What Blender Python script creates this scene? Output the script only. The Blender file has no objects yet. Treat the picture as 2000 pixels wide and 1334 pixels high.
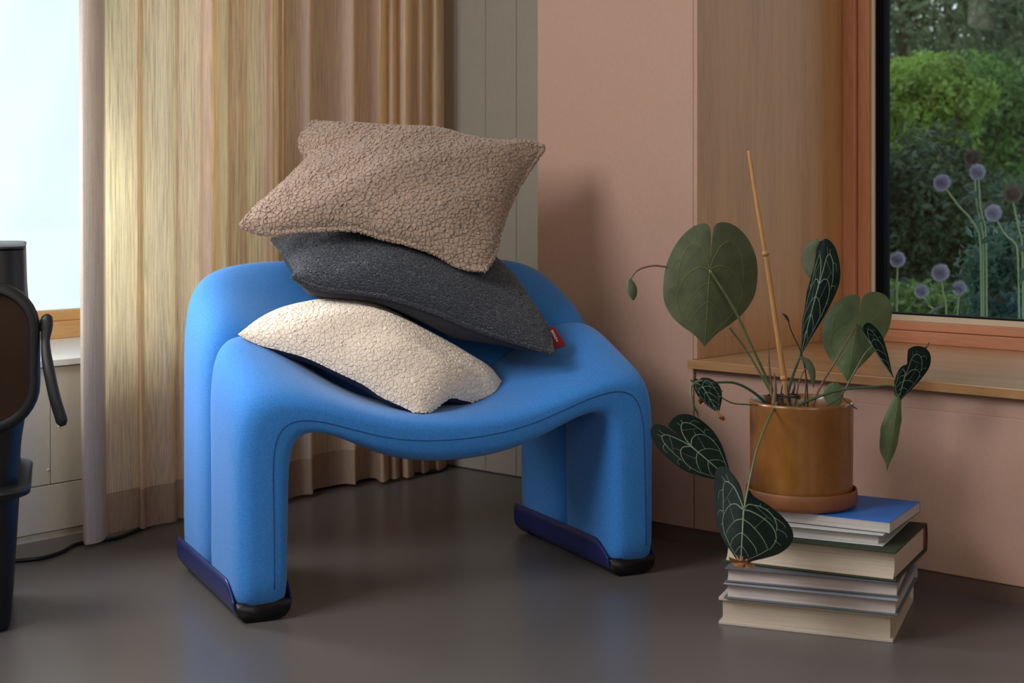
import bpy, bmesh, math, random
import numpy as np
from mathutils import Vector, Matrix

random.seed(7); RNG = np.random.default_rng(11)
SC = bpy.context.scene
COL = SC.collection

# ------------------------------------------------------------------ camera
EYE = 0.82                 # eye height
FPX = 2940.0               # focal length in pixels of the 2000 px frame
HORIZON = 375.0
YAW = math.radians(41.53)
CY, SY = math.cos(YAW), math.sin(YAW)
cam_d = bpy.data.cameras.new('camera')
cam_d.sensor_width = 36.0
cam_d.lens = FPX / 2000.0 * 36.0
cam_d.shift_y = -(667.0 - HORIZON) / 2000.0
cam_d.clip_end = 200
cam_d.dof.use_dof = True
cam_d.dof.focus_distance = 3.05
cam_d.dof.aperture_fstop = 6.0
cam = bpy.data.objects.new('camera', cam_d)
cam.location = (0, 0, EYE)
cam.rotation_euler = (math.radians(90), 0, YAW)
COL.objects.link(cam)
SC.camera = cam

# ------------------------------------------------------------------ world, lights, exposure
SC.view_settings.view_transform = 'Standard'
SC.view_settings.look = 'None'
SC.view_settings.gamma = 1.0
SC.view_settings.use_curve_mapping = False
SC.view_settings.exposure = 0.0
try:
    SC.cycles.use_denoising = True
    SC.cycles.max_bounces = 10
    SC.cycles.diffuse_bounces = 6
    SC.cycles.transparent_max_bounces = 16
    SC.cycles.sample_clamp_indirect = 8
except Exception:
    pass
W = bpy.data.worlds.new('overcast_sky'); SC.world = W
W.use_nodes = True
wb = W.node_tree.nodes['Background']
wb.inputs[0].default_value = (0.82, 0.91, 1.0, 1)
wb.inputs[1].default_value = 1.5

def area(name, loc, target, sx, sy, power, color):
    d = bpy.data.lights.new(name, 'AREA'); d.shape = 'RECTANGLE'
    d.size = sx; d.size_y = sy; d.energy = power; d.color = color
    o = bpy.data.objects.new(name, d); COL.objects.link(o)
    o.location = loc
    o.rotation_euler = (Vector(target) - Vector(loc)).to_track_quat('-Z', 'Z').to_euler()
    return o

# daylight outside the papered window, then key and fill lamps added inside the room
area('daylight_window', (-4.75, 1.10, 1.35), (-3.2, 1.10, 0.95), 3.4, 2.2, 31, (0.95, 0.985, 1.0))
area('key_side', (-2.40, 0.12, 1.90), (-2.40, 2.25, 0.45), 1.0, 1.0, 45, (0.97, 0.985, 1.0))  # key lamp added inside the room to light the chair's side
area('fill_right', (1.5, 0.7, 1.6), (-2.6, 2.4, 0.6), 1.6, 1.4, 20, (1.0, 0.96, 0.92))  # unseen fill lamp added for curtain and chair front, no window there
lb = area('boost_reveal', (-3.34, 1.42, 1.08), (-2.30, 1.80, 0.45), 0.7, 0.8, 6.5, (0.95, 0.98, 1.0))  # lamp added in the reveal to boost the papered window's light
lb.data.spread = math.radians(72)
area('fill_rear', (0.9, -2.0, 1.8), (-1.7, 2.8, 0.5), 1.8, 1.5, 20, (1.0, 0.95, 0.88))  # unseen fill lamp added behind the camera, the rear wall is closed

# ------------------------------------------------------------------ helpers
def room(xc, yc, z):
    return np.array([CY * xc - SY * yc, SY * xc + CY * yc, z])
def px(x, y, d):                                  # pixel + distance along the view axis
    return room((x - 1000) / FPX * d, d, EYE - (y - HORIZON) / FPX * d)
def on_z(x, y, z):
    return px(x, y, (EYE - z) * FPX / (y - HORIZON))
def on_v(x, y, v):
    return px(x, y, v / (SY * (x - 1000) / FPX + CY))
def on_u(x, y, u):
    return px(x, y, u / (CY * (x - 1000) / FPX - SY))
def S(r, g, b):
    f = lambda c: (c / 255 / 12.92) if c / 255 <= 0.04045 else ((c / 255 + 0.055) / 1.055) ** 2.4
    return (f(r), f(g), f(b), 1.0)

def link(name, me, mats, parent=None):
    o = bpy.data.objects.new(name, me)
    COL.objects.link(o)
    if not isinstance(mats, (list, tuple)): mats = [mats]
    if not me.materials:
        for m in mats: me.materials.append(m)
    if parent is not None: o.parent = parent
    return o
def mesh(name, verts, faces, mats, parent=None, smooth=False, midx=None):
    me = bpy.data.meshes.new(name)
    me.from_pydata([tuple(map(float, v)) for v in verts], [], [tuple(map(int, f)) for f in faces])
    if smooth: me.shade_smooth()
    if midx is not None: me.polygons.foreach_set('material_index', np.array(midx, dtype=np.int32))
    me.update()
    return link(name, me, mats, parent)
def empty(name, loc=(0, 0, 0), rotz=0.0):
    o = bpy.data.objects.new(name, None); COL.objects.link(o)
    o.location = loc; o.rotation_euler = (0, 0, rotz); o.empty_display_size = 0.1
    return o
def tag(o, label=None, cat=None, group=None, kind=None):
    if label: o['label'] = label
    if cat: o['category'] = cat
    if group: o['group'] = group
    if kind: o['kind'] = kind
    return o
def bevel(o, w, seg=2):
    m = o.modifiers.new('bevel', 'BEVEL'); m.width = w; m.segments = seg; m.limit_method = 'ANGLE'; m.angle_limit = 0.6
    return o
class MB:
    """collects boxes into one mesh"""
    def __init__(s): s.v = []; s.f = []
    def box(s, x0, x1, y0, y1, z0, z1):
        n = len(s.v)
        s.v += [(x0,y0,z0),(x1,y0,z0),(x1,y1,z0),(x0,y1,z0),(x0,y0,z1),(x1,y0,z1),(x1,y1,z1),(x0,y1,z1)]
        s.f += [tuple(n+i for i in q) for q in ((3,2,1,0),(4,5,6,7),(0,1,5,4),(1,2,6,5),(2,3,7,6),(3,0,4,7))]
        return s
    def make(s, name, m, parent=None, bev=0.0):
        o = mesh(name, s.v, s.f, m, parent)
        if bev: bevel(o, bev)
        return o
def box(name, x0, x1, y0, y1, z0, z1, m, parent=None, bev=0.0):
    return MB().box(x0, x1, y0, y1, z0, z1).make(name, m, parent, bev)
def struct(o): o['kind'] = 'structure'; return o

def catmull(P, n):
    P = np.asarray(P, float)
    if len(P) == 2:
        t = np.linspace(0, 1, n)[:, None]; return P[0] * (1 - t) + P[1] * t
    d = np.r_[0, np.cumsum(np.maximum(np.linalg.norm(np.diff(P, axis=0), axis=1), 1e-6) ** 0.7)]
    t = np.linspace(0, d[-1], n)
    m = np.zeros_like(P)
    m[1:-1] = (P[2:] - P[:-2]) / (d[2:] - d[:-2])[:, None]
    m[0] = (P[1] - P[0]) / (d[1] - d[0]); m[-1] = (P[-1] - P[-2]) / (d[-1] - d[-2])
    i = np.clip(np.searchsorted(d, t, 'right') - 1, 0, len(P) - 2)
    h = (d[i + 1] - d[i])[:, None]; s = ((t - d[i])[:, None]) / h
    return ((2*s**3-3*s**2+1)*P[i] + (s**3-2*s**2+s)*h*m[i] + (-2*s**3+3*s**2)*P[i+1] + (s**3-s**2)*h*m[i+1])
def bspline(P, n):
    P = np.asarray(P, float); k = 3; N = len(P)
    kn = np.r_[np.zeros(k), np.linspace(0, 1, N - k + 1), np.ones(k)]
    out = []
    for t in np.linspace(0, 1, n):
        j = min(max(np.searchsorted(kn, t, 'right') - 1, k), N - 1)
        d = [P[i + j - k].copy() for i in range(k + 1)]
        for r in range(1, k + 1):
            for i in range(k, r - 1, -1):
                a = (t - kn[i + j - k]) / (kn[i + 1 + j - r] - kn[i + j - k])
                d[i] = (1 - a) * d[i - 1] + a * d[i]
        out.append(d[k])
    return np.array(out)
def frames(P):
    T = np.gradient(P, axis=0); T /= np.linalg.norm(T, axis=1)[:, None] + 1e-12
    up = np.array([0.13, 0.21, 0.97])
    if abs(T[0] @ up) > 0.9: up = np.array([1, 0.1, 0.0])
    N = []; n = up - T[0] * (up @ T[0]); n /= np.linalg.norm(n)
    for t in T:
        n = n - t * (n @ t); n /= np.linalg.norm(n) + 1e-12; N.append(n.copy())
    N = np.array(N)
    return T, N, np.cross(T, N)
def tube_data(P, r, sides=8, r2=None):
    P = np.asarray(P, float); r = np.broadcast_to(r, len(P)); r2 = r if r2 is None else np.broadcast_to(r2, len(P))
    T, N, B = frames(P); a = np.linspace(0, 2*np.pi, sides, endpoint=False)
    V = (P[:, None] + r[:, None, None]*np.cos(a)[None, :, None]*N[:, None] + r2[:, None, None]*np.sin(a)[None, :, None]*B[:, None]).reshape(-1, 3)
    F = []
    for i in range(len(P) - 1):
        for j in range(sides):
            k = (j + 1) % sides
            F.append((i*sides+j, i*sides+k, (i+1)*sides+k, (i+1)*sides+j))
    F.append(tuple(range(sides))[::-1]); F.append(tuple((len(P)-1)*sides + j for j in range(sides)))
    return V, F
def tube(name, P, r, m, parent=None, sides=8, r2=None):
    V, F = tube_data(P, r, sides, r2)
    return mesh(name, V, F, m, parent, True)
def lathe(name, prof, m, parent=None, n=64):
    prof = np.asarray(prof, float); a = np.linspace(0, 2*np.pi, n, endpoint=False)
    V = np.stack([prof[:, 0][:, None]*np.cos(a), prof[:, 0][:, None]*np.sin(a), np.repeat(prof[:, 1][:, None], n, 1)], -1).reshape(-1, 3)
    F = []
    for i in range(len(prof) - 1):
        for j in range(n):
            k = (j + 1) % n
            F.append((i*n+j, i*n+k, (i+1)*n+k, (i+1)*n+j))
    if prof[0, 0] > 1e-6: F.append(tuple(range(n))[::-1])
    if prof[-1, 0] > 1e-6: F.append(tuple((len(prof)-1)*n + j for j in range(n)))
    o = mesh(name, V, F, m, parent, True)
    o.data.set_sharp_from_angle(angle=math.radians(50))
    return o

# ------------------------------------------------------------------ materials
def base_mat(name, col, rough=0.6, **kw):
    m = bpy.data.materials.new(name); m.use_nodes = True
    p = m.node_tree.nodes['Principled BSDF']
    p.inputs['Base Color'].default_value = col; p.inputs['Roughness'].default_value = rough
    for k, v in kw.items(): p.inputs[k.replace('_', ' ')].default_value = v
    return m, m.node_tree, p
def N(nt, t, **kw):
    n = nt.nodes.new(t)
    for k, v in kw.items(): setattr(n, k, v)
    return n
def coords(nt, scale=(1, 1, 1), kind='Object'):
    tc = N(nt, 'ShaderNodeTexCoord'); mp = N(nt, 'ShaderNodeMapping'); mp.inputs['Scale'].default_value = scale
    nt.links.new(tc.outputs[kind], mp.inputs['Vector']); return mp.outputs[0]
def noise(nt, vec, scale, detail=4, rough=0.55):
    n = N(nt, 'ShaderNodeTexNoise'); n.inputs['Scale'].default_value = scale; n.inputs['Detail'].default_value = detail
    n.inputs['Roughness'].default_value = rough; nt.links.new(vec, n.inputs['Vector']); return n
def ramp(nt, fac, stops):
    r = N(nt, 'ShaderNodeValToRGB'); e = r.color_ramp.elements
    while len(e) < len(stops): e.new(0.5)
    for el, (pos, c) in zip(e, stops): el.position = pos; el.color = c
    nt.links.new(fac, r.inputs[0]); return r.outputs[0]
def bump(nt, h, strength, dist, p):
    b = N(nt, 'ShaderNodeBump'); b.inputs['Strength'].default_value = strength; b.inputs['Distance'].default_value = dist
    nt.links.new(h, b.inputs['Height']); nt.links.new(b.outputs[0], p.inputs['Normal']); return b
def shade(c, k): return (c[0]*k, c[1]*k, c[2]*k, 1)

def plain(name, col, rough=0.6, var=0.06, nscale=30, bstr=0.0, bdist=0.001, stretch=(1, 1, 1), **kw):
    m, nt, p = base_mat(name, col, rough, **kw)
    v = coords(nt, stretch); n = noise(nt, v, nscale)
    nt.links.new(ramp(nt, n.outputs[0], [(0.3, shade(col, 1-var)), (0.7, shade(col, 1+var))]), p.inputs['Base Color'])
    if bstr: bump(nt, n.outputs[0], bstr, bdist, p)
    return m
def wood(name, c0, c1, axis='z', rough=0.45, scale=1.0):
    m, nt, p = base_mat(name, c0, rough)
    st = {'z': (9, 9, 0.5), 'x': (0.5, 9, 9), 'y': (9, 0.5, 9)}[axis]
    v = coords(nt, tuple(s*scale for s in st))
    n1 = noise(nt, v, 2.2, 6, 0.6); v2 = coords(nt, tuple(s*scale*7 for s in st)); n2 = noise(nt, v2, 4, 5, 0.65)
    mx = N(nt, 'ShaderNodeMix', data_type='FLOAT'); mx.inputs['Factor'].default_value = 0.45
    nt.links.new(n1.outputs[0], mx.inputs[2]); nt.links.new(n2.outputs[0], mx.inputs[3])
    nt.links.new(ramp(nt, mx.outputs[0], [(0.32, c1), (0.52, c0), (0.72, shade(c0, 1.12))]), p.inputs['Base Color'])
    bump(nt, n2.outputs[0], 0.08, 0.0006, p)
    return m
def sherpa(name, col, size=0.009, depth=0.0028, var=0.12):
    m, nt, p = base_mat(name, col, 0.95, Sheen_Weight=0.25, Sheen_Roughness=0.6)
    p.inputs['Specular IOR Level'].default_value = 0.1
    v0 = coords(nt); nz = noise(nt, v0, 60, 3)
    ad = N(nt, 'ShaderNodeVectorMath', operation='MULTIPLY_ADD'); ad.inputs[1].default_value = (0.0035,)*3
    nt.links.new(nz.outputs['Color'], ad.inputs[0]); nt.links.new(v0, ad.inputs[2])
    vo = N(nt, 'ShaderNodeTexVoronoi', feature='DISTANCE_TO_EDGE'); vo.inputs['Scale'].default_value = 1/size
    nt.links.new(ad.outputs[0], vo.inputs['Vector'])
    mr = N(nt, 'ShaderNodeMapRange', interpolation_type='SMOOTHSTEP'); mr.inputs['From Max'].default_value = 0.17
    nt.links.new(vo.outputs['Distance'], mr.inputs[0])
    fn = noise(nt, v0, 420, 3); lf = noise(nt, v0, 22, 2)
    a1 = N(nt, 'ShaderNodeMath', operation='MULTIPLY_ADD'); a1.inputs[1].default_value = 0.15
    nt.links.new(fn.outputs[0], a1.inputs[0]); nt.links.new(mr.outputs[0], a1.inputs[2])
    a2 = N(nt, 'ShaderNodeMath', operation='MULTIPLY_ADD'); a2.inputs[1].default_value = 0.8
    nt.links.new(lf.outputs[0], a2.inputs[0]); nt.links.new(a1.outputs[0], a2.inputs[2])
    dsp = N(nt, 'ShaderNodeDisplacement'); dsp.inputs['Scale'].default_value = depth; dsp.inputs['Midlevel'].default_value = 0.9
    nt.links.new(a2.outputs[0], dsp.inputs['Height'])
    nt.links.new(dsp.outputs[0], nt.nodes['Material Output'].inputs['Displacement'])
    m.displacement_method = 'BOTH'
    nt.links.new(ramp(nt, fn.outputs[0], [(0.3, shade(col, 1-var)), (0.7, shade(col, 1+var))]), p.inputs['Base Color'])
    return m

M = {}
M['pink'] = plain('pink_paint', S(176, 140, 123), 0.62, 0.03, 90, 0.12, 0.0006)
M['pink_dark'] = plain('plinth_paint', S(96, 76, 68), 0.6, 0.04, 60)
M['grey_board'] = plain('grey_board_paint', S(150, 143, 130), 0.6, 0.03, 80, 0.1, 0.0006)
M['white_paint'] = plain('cream_paint', S(214, 206, 190), 0.55, 0.03, 60)
M['ceiling'] = plain('ceiling_paint', S(225, 220, 210), 0.8, 0.02, 20)
M['room_wall'] = plain('far_wall_paint', S(190, 178, 165), 0.8, 0.02, 20)
M['white_sill'] = plain('white_sill', S(228, 228, 222), 0.4, 0.02, 30)
m, nt, p = base_mat('polished_concrete', S(92, 86, 82), 0.4)
v = coords(nt); n1 = noise(nt, v, 2.2, 2, 0.5); n2 = noise(nt, v, 160, 3)
nt.links.new(ramp(nt, n1.outputs[0], [(0.25, S(92, 87, 85)), (0.75, S(97, 92, 90))]), p.inputs['Base Color'])
nt.links.new(ramp(nt, n1.outputs[0], [(0.3, (0.28,)*3+(1,)), (0.7, (0.33,)*3+(1,))]), p.inputs['Roughness'])
bump(nt, n2.outputs[0], 0.06, 0.0005, p); M['floor'] = m
M['veneer'] = wood('oak_veneer', S(192, 140, 88), S(164, 114, 68), 'z', 0.42)
M['veneer_x'] = wood('oak_veneer_shelf', S(172, 130, 88), S(150, 110, 72), 'x', 0.26)
M['red_frame'] = wood('red_stained_pine', S(196, 134, 98), S(172, 108, 74), 'z', 0.4)
M['red_frame_x'] = wood('red_stained_rail', S(196, 134, 98), S(172, 108, 74), 'x', 0.4)
M['pine'] = wood('light_pine', S(222, 176, 118), S(200, 150, 92), 'y', 0.45)
M['gasket'] = plain('black_rubber', S(10, 11, 14), 0.8, 0.05, Specular_IOR_Level=0.1)
M['white_bead'] = plain('pale_bead', S(205, 188, 160), 0.5, 0.03)
m, nt, p = base_mat('window_glass', (1, 1, 1, 1), 0.0)
nt.nodes.remove(p)
tr = N(nt, 'ShaderNodeBsdfTransparent'); tr.inputs[0].default_value = (0.93, 0.96, 0.95, 1)
gl = N(nt, 'ShaderNodeBsdfGlossy'); gl.inputs['Roughness'].default_value = 0.0
fr = N(nt, 'ShaderNodeFresnel'); fr.inputs[0].default_value = 1.35; mx = N(nt, 'ShaderNodeMixShader')
nt.links.new(fr.outputs[0], mx.inputs[0]); nt.links.new(tr.outputs[0], mx.inputs[1]); nt.links.new(gl.outputs[0], mx.inputs[2])
nt.links.new(mx.outputs[0], nt.nodes['Material Output'].inputs[0]); M['glass'] = m

def translucent(name, col, tcol, tfac, streak=None, rough=0.9):
    m, nt, p = base_mat(name, col, rough); p.inputs['Specular IOR Level'].default_value = 0.1
    t = N(nt, 'ShaderNodeBsdfTranslucent'); t.inputs[0].default_value = tcol
    mx = N(nt, 'ShaderNodeMixShader'); mx.inputs[0].default_value = tfac
    nt.links.new(p.outputs[0], mx.inputs[1]); nt.links.new(t.outputs[0], mx.inputs[2])
    nt.links.new(mx.outputs[0], nt.nodes['Material Output'].inputs[0])
    if streak:
        v = coords(nt, (170, 170, 3)); n = noise(nt, v, 2.2, 5, 0.7)
        v2 = coords(nt, (260, 260, 200)); n2 = noise(nt, v2, 2.0, 2, 0.6)
        nt.links.new(ramp(nt, n.outputs[0], [(0.34, shade(tcol, 0.42)), (0.52, tcol), (0.68, shade(tcol, 1.35))]), t.inputs[0])
        nt.links.new(ramp(nt, n2.outputs[0], [(0.3, shade(col, 0.85)), (0.7, shade(col, 1.15))]), p.inputs['Base Color'])
        bump(nt, n2.outputs[0], 0.35, 0.0008, p)
    return m
M['linen'] = translucent('linen', S(246, 226, 220), S(255, 234, 184), 0.64, True)
M['linen_hem'] = translucent('linen_hem', S(196, 170, 152), S(220, 190, 150), 0.45, True)
M['linen_side'] = translucent('linen_doubled', S(220, 206, 194), S(214, 198, 180), 0.36, True)
M['sheet'] = translucent('diffusion_sheet', S(232, 238, 242), (0.86, 0.90, 0.925, 1), 0.70)
M['garden_leaf'] = {}

m, nt, p = base_mat('blue_wool', S(54, 126, 202), 0.85, Sheen_Weight=0.18, Sheen_Roughness=0.5)
p.inputs['Specular IOR Level'].default_value = 0.15
v = coords(nt); n1 = noise(nt, v, 270, 4, 0.72); n2 = noise(nt, v, 35, 3)
nt.links.new(ramp(nt, n1.outputs[0], [(0.25, S(45, 111, 188)), (0.75, S(63, 140, 216))]), p.inputs['Base Color'])
bump(nt, n1.outputs[0], 0.5, 0.0011, p); M['blue_wool'] = m
M['seam_blue'] = plain('seam_thread', S(30, 66, 124), 0.9, 0.05)
M['navy_steel'] = plain('navy_powder_coat', S(26, 36, 92), 0.32, 0.05, 200)
M['black_plastic'] = plain('black_plastic', S(16, 16, 20), 0.4, 0.05)
M['stove'] = plain('matt_black_steel', S(17, 17, 19), 0.5, 0.12, 300, 0.15, 0.0004)
M['stove_glass'] = plain('sooty_glass', S(46, 32, 24), 0.08, 0.25, 4)
M['sherpa_beige'] = sherpa('beige_sherpa', S(158, 133, 115), .0095, .0034)
M['sherpa_charcoal'] = sherpa('charcoal_fleece', S(36, 40, 51), 0.006, 0.0020, 0.2)
M['sherpa_cream'] = sherpa('cream_sherpa', S(234, 218, 200), 0.009, 0.0018, 0.05)
M['dark_cloth'] = plain('dark_backing', S(44, 45, 54), 0.9, 0.15, 300, 0.4, 0.0008)
M['navy_cloth'] = plain('navy_backing', S(33, 38, 58), 0.9, 0.15, 300, 0.4, 0.0008)
M['beige_cloth'] = plain('beige_backing', S(150, 120, 98), 0.9, 0.1, 300, 0.4, 0.0008)
M['tag_red'] = plain('tag_red', S(120, 12, 24), 0.8, 0.1, 400, 0.3, 0.0005)
M['tag_white'] = plain('tag_white', S(235, 225, 220), 0.8, 0.02)

# ------------------------------------------------------------------ the room
U_L, V_P, V_G = -3.175, 2.89, 3.26          # papered-window wall, pink front, grey boards
U_PIL = on_v(1050, 375, V_P)[0]              # free edge of the pink pillar
U_N = on_v(1363, 375, V_P)[0]                # edge of the window niche
U_STRIP = on_v(1355, 375, V_P)[0]
V_W = 3.56; Z_SEAT = 0.433; Z_TOP = 2.6
U_R, V_R = 1.7, -2.6
struct(box('floor', U_L-0.6, U_R+0.1, V_R-0.1, V_G+0.1, -0.1, 0.0, M['floor']))
struct(box('ceiling', U_L-0.6, U_R+0.1, V_R-0.1, V_W+0.2, Z_TOP, Z_TOP+0.1, M['ceiling']))
struct(box('wall_right', U_R, U_R+0.1, V_R, V_W, 0, Z_TOP, M['room_wall']))
struct(box('wall_rear', U_L-0.6, U_R, V_R-0.1, V_R, 0, Z_TOP, M['room_wall']))
# papered-window wall with a deep opening
WV0, WV1, WZ0, WZ1 = -0.5, 2.54, 0.42, 1.62
wl = MB()
wl.box(U_L-0.50, U_L-0.012, V_R, V_G, 0, WZ0-0.012)
wl.box(U_L-0.50, U_L, V_R, WV0, WZ0-0.012, Z_TOP)
wl.box(U_L-0.50, U_L, WV1, V_G, WZ0-0.012, Z_TOP)
wl.box(U_L-0.50, U_L, WV0, WV1, WZ1, Z_TOP)
wl = struct(wl.make('wall_left', M['white_paint']))
v_seam = on_u(99, 800, U_L)[1]
z_joint = on_u(95, 947, U_L)[2]
z_base = on_u(92, 1040, U_L)[2]
def lp(v0, v1, z0, z1): box('panel', U_L-0.012, U_L, v0+0.0012, v1-0.0012, z0+0.0012, z1-0.0012, M['white_paint'], wl, 0.001)
for v0, v1 in ((-0.9, 0.45), (0.45, v_seam), (v_seam, 2.95)): lp(v0, v1, z_joint, WZ0-0.014)
for v0, v1 in ((-0.9, 0.9), (0.9, 2.95)): lp(v0, v1, z_base, z_joint)
sk = struct(box('baseboard_left', U_L-0.014, U_L-0.004, V_R, V_G, 0, z_base-0.001, M['white_paint']))
for (hx, hy) in ((94, 918), (116, 833)):
    q = on_u(hx, hy, U_L)
    t = tube('screw_cap', [(q[0]-0.002, q[1], q[2]), (q[0]+0.0012, q[1], q[2])], 0.0035, M['white_sill'], wl, 12)
struct(box('trim_1', U_L-0.46, U_L+0.012, WV0-0.02, WV1, WZ0-0.012, WZ0+0.004, M['white_sill'], None, 0.002))
# papered window
U_F = U_L - 0.43
w1 = struct(empty('window_1', (0, 0, 0)))
fr1 = MB()
fr1.box(U_F-0.06, U_F, WV0, WV1, WZ0+0.004, WZ0+0.050)
fr1.box(U_F-0.06, U_F, WV0, WV1, WZ1-0.05, WZ1)
fr1.box(U_F-0.06, U_F, WV0, WV0+0.05, WZ0+0.05, WZ1-0.05)
fr1.box(U_F-0.06, U_F, WV1-0.05, WV1, WZ0+0.05, WZ1-0.05)
fr1.make('window_frame', M['pine'], w1, 0.003)
s1 = MB()
s1.box(U_F-0.05, U_F-0.018, WV0+0.05, WV1-0.05, WZ0+0.050, WZ0+0.080)
s1.box(U_F-0.05, U_F-0.018, WV0+0.05, WV1-0.05, WZ1-0.08, WZ1-0.05)
s1.box(U_F-0.05, U_F-0.018, WV0+0.05, WV0+0.08, WZ0+0.08, WZ1-0.08)
s1.box(U_F-0.05, U_F-0.018, WV1-0.08, WV1-0.05, WZ0+0.08, WZ1-0.08)
s1.make('sash', M['pine'], w1, 0.003)
box('pane', U_F-0.040, U_F-0.036, WV0+0.08, WV1-0.08, WZ0+0.08, WZ1-0.08, M['glass'], w1)
# crinkled paper sheet hung outside the glass, one fold crease across it
nv, nz = 120, 90
gv = np.linspace(WV0-0.1, WV1+0.1, nv); gz = np.linspace(WZ0-0.2, WZ1+0.15, nz)
GV, GZ = np.meshgrid(gv, gz)
zc = on_u(60, 440, U_F-0.1)[2]
wr = 0.006*np.sin(GV*9+GZ*3)+0.004*np.sin(GV*23-GZ*11+1.3)+0.003*np.sin(GZ*31+GV*5)
wr = wr + 0.012*np.exp(-np.abs(GZ-zc)/0.012)
Vv = np.stack([U_F-0.10+wr, GV, GZ], -1).reshape(-1, 3)
Ff = [(i*nv+j, i*nv+j+1, (i+1)*nv+j+1, (i+1)*nv+j) for i in range(nz-1) for j in range(nv-1)]
sh = mesh('diffusion_sheet', Vv, Ff, M['sheet'], None, True)
tag(sh, 'pale bluish translucent sheet covering the window beside the stove', 'window covering')

# grey board wall
wb_ = struct(box('wall_back', U_L-0.55, U_STRIP-0.002, V_G, V_G+0.12, 0, Z_TOP, M['grey_board']))
bu = [on_v(x, 600, V_G-0.012)[0] for x in (891, 948, 1008)]
wd = bu[1]-bu[0]
cuts = [U_L, bu[0]-wd, bu[0], bu[1], bu[2], bu[2]+wd, bu[2]+2*wd]
cuts = [c for c in cuts if c < U_N]
for c0, c1 in zip(cuts[:-1], cuts[1:]):
    box('plank', c0+0.0008, c1-0.0008, V_G-0.012, V_G, 0.003, Z_TOP, M['grey_board'], wb_, 0.0015)

# pink pillar and window-seat front
wp = struct(box('wall_pink', U_PIL, U_STRIP-0.0015, V_P+0.012, V_G-0.013, 0, Z_TOP, M['pink']))
z_pl = 0.040
box('panel', U_PIL, U_STRIP-0.002, V_P, V_P+0.012, z_pl, Z_TOP, M['pink'], wp, 0.001)
Z_GR = 0.371
sf = struct(box('wall_seat', U_STRIP, 0.6, V_P+0.030, V_W+0.08, 0, Z_SEAT-0.021, M['pink']))
box('panel', U_STRIP+0.001, 0.6, V_P, V_P+0.0079, z_pl, Z_GR, M['pink'], sf, 0.002)
box('panel', U_STRIP+0.001, 0.6, V_P+0.008, V_P+0.029, Z_GR-0.004, Z_SEAT-0.021, M['pink'], sf, 0.001)
struct(box('baseboard_back', U_PIL+0.004, 0.6, V_P+0.006, V_P+0.012, 0, z_pl-0.001, M['pink_dark']))
sl = struct(box('trim_2', U_STRIP-0.003, 0.6, V_P-0.022, V_W+0.01, Z_SEAT-0.020, Z_SEAT, M['veneer_x'], None, 0.0015))
nb = struct(box('trim_3', U_STRIP, U_N, V_P+0.001, V_W+0.08, Z_SEAT, Z_TOP, M['veneer'], None, 0.001))
box('edge_strip', U_STRIP, U_N-0.001, V_P-0.001, V_P+0.001, Z_SEAT+0.001, Z_TOP, M['pink'], nb)
nh = struct(box('trim_4', U_N, 0.6, V_P, V_W+0.08, 2.32, 2.34, M['veneer_x']))
struct(box('wall_seat_header', U_N, 0.6, V_P, V_W+0.08, 2.34, Z_TOP, M['pink']))
struct(box('wall_seat_end', 0.6, 0.7, V_P, V_W+0.08, 0, Z_TOP, M['pink']))
struct(box('wall_back_end', 0.7, U_R, V_P, V_P+0.1, 0, Z_TOP, M['pink']))
# garden window
w2 = struct(empty('window_2', (0, 0, 0)))
def uw(x, v=V_W): return on_v(x, 375, v)[0]
def zw(x, y, v=V_W): return on_v(x, y, v)[2]
za, zb, zcw, zd = Z_SEAT, zw(1800, 648, V_W), zw(1800, 634, V_W+0.012), zw(1800, 617, V_W+0.024)
ux = [U_N, uw(1670), uw(1683, V_W+0.012), uw(1697, V_W+0.012), uw(1708, V_W+0.024), uw(1726, V_W+0.03)]
UE, ZE = 0.55, 2.30
def ring(name, u0, u1, z0, z1, va, vb, m, mx_, par, ev=0.002):
    box(name, u0, u1, va, vb, z0, ZE, m, par, ev)                # upright
    box(name, u1, UE, va, vb, z0, z1, mx_, par, ev)              # rail
    box(name, u1, UE, va, vb, ZE-(z1-z0), ZE, mx_, par, ev)      # head
    box(name, UE, UE+0.05, va, vb, z0, ZE, m, par, ev)
ring('window_frame', ux[0], ux[1], za, zb, V_W, V_W+0.09, M['red_frame'], M['red_frame_x'], w2)
ring('sash', ux[1]+0.001, ux[3], zb+0.001, zcw+0.006, V_W+0.012, V_W+0.08, M['red_frame'], M['red_frame_x'], w2)
ring('glazing_bead', ux[3], ux[4], zcw+0.006, zd, V_W+0.024, V_W+0.07, M['white_bead'], M['white_bead'], w2, 0.001)
ring('gasket', ux[4], ux[5], zd, zd+0.004, V_W+0.03, V_W+0.065, M['gasket'], M['gasket'], w2, 0.001)
box('pane', ux[5]-0.01, UE, V_W+0.045, V_W+0.049, zd-0.005, ZE-0.02, M['glass'], w2)

# ------------------------------------------------------------------ blue lounge chair
CA = math.radians(67.0)
A2 = np.array([math.cos(CA), math.sin(CA)]); B2 = np.array([math.sin(CA), -math.cos(CA)])
CC = np.array([-2.314, 2.30])
def chair_pt(P):
    P = np.asarray(P, float)
    return np.concatenate([CC + P[..., 0:1]*A2 + P[..., 1:2]*B2, P[..., 2:3]], -1)
def mir(L): return L + [(-a, b, z) for a, b, z in L[-2::-1]]
HW = 0.46; NS = 150
def crv(L): return bspline(mir(L), NS)
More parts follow.
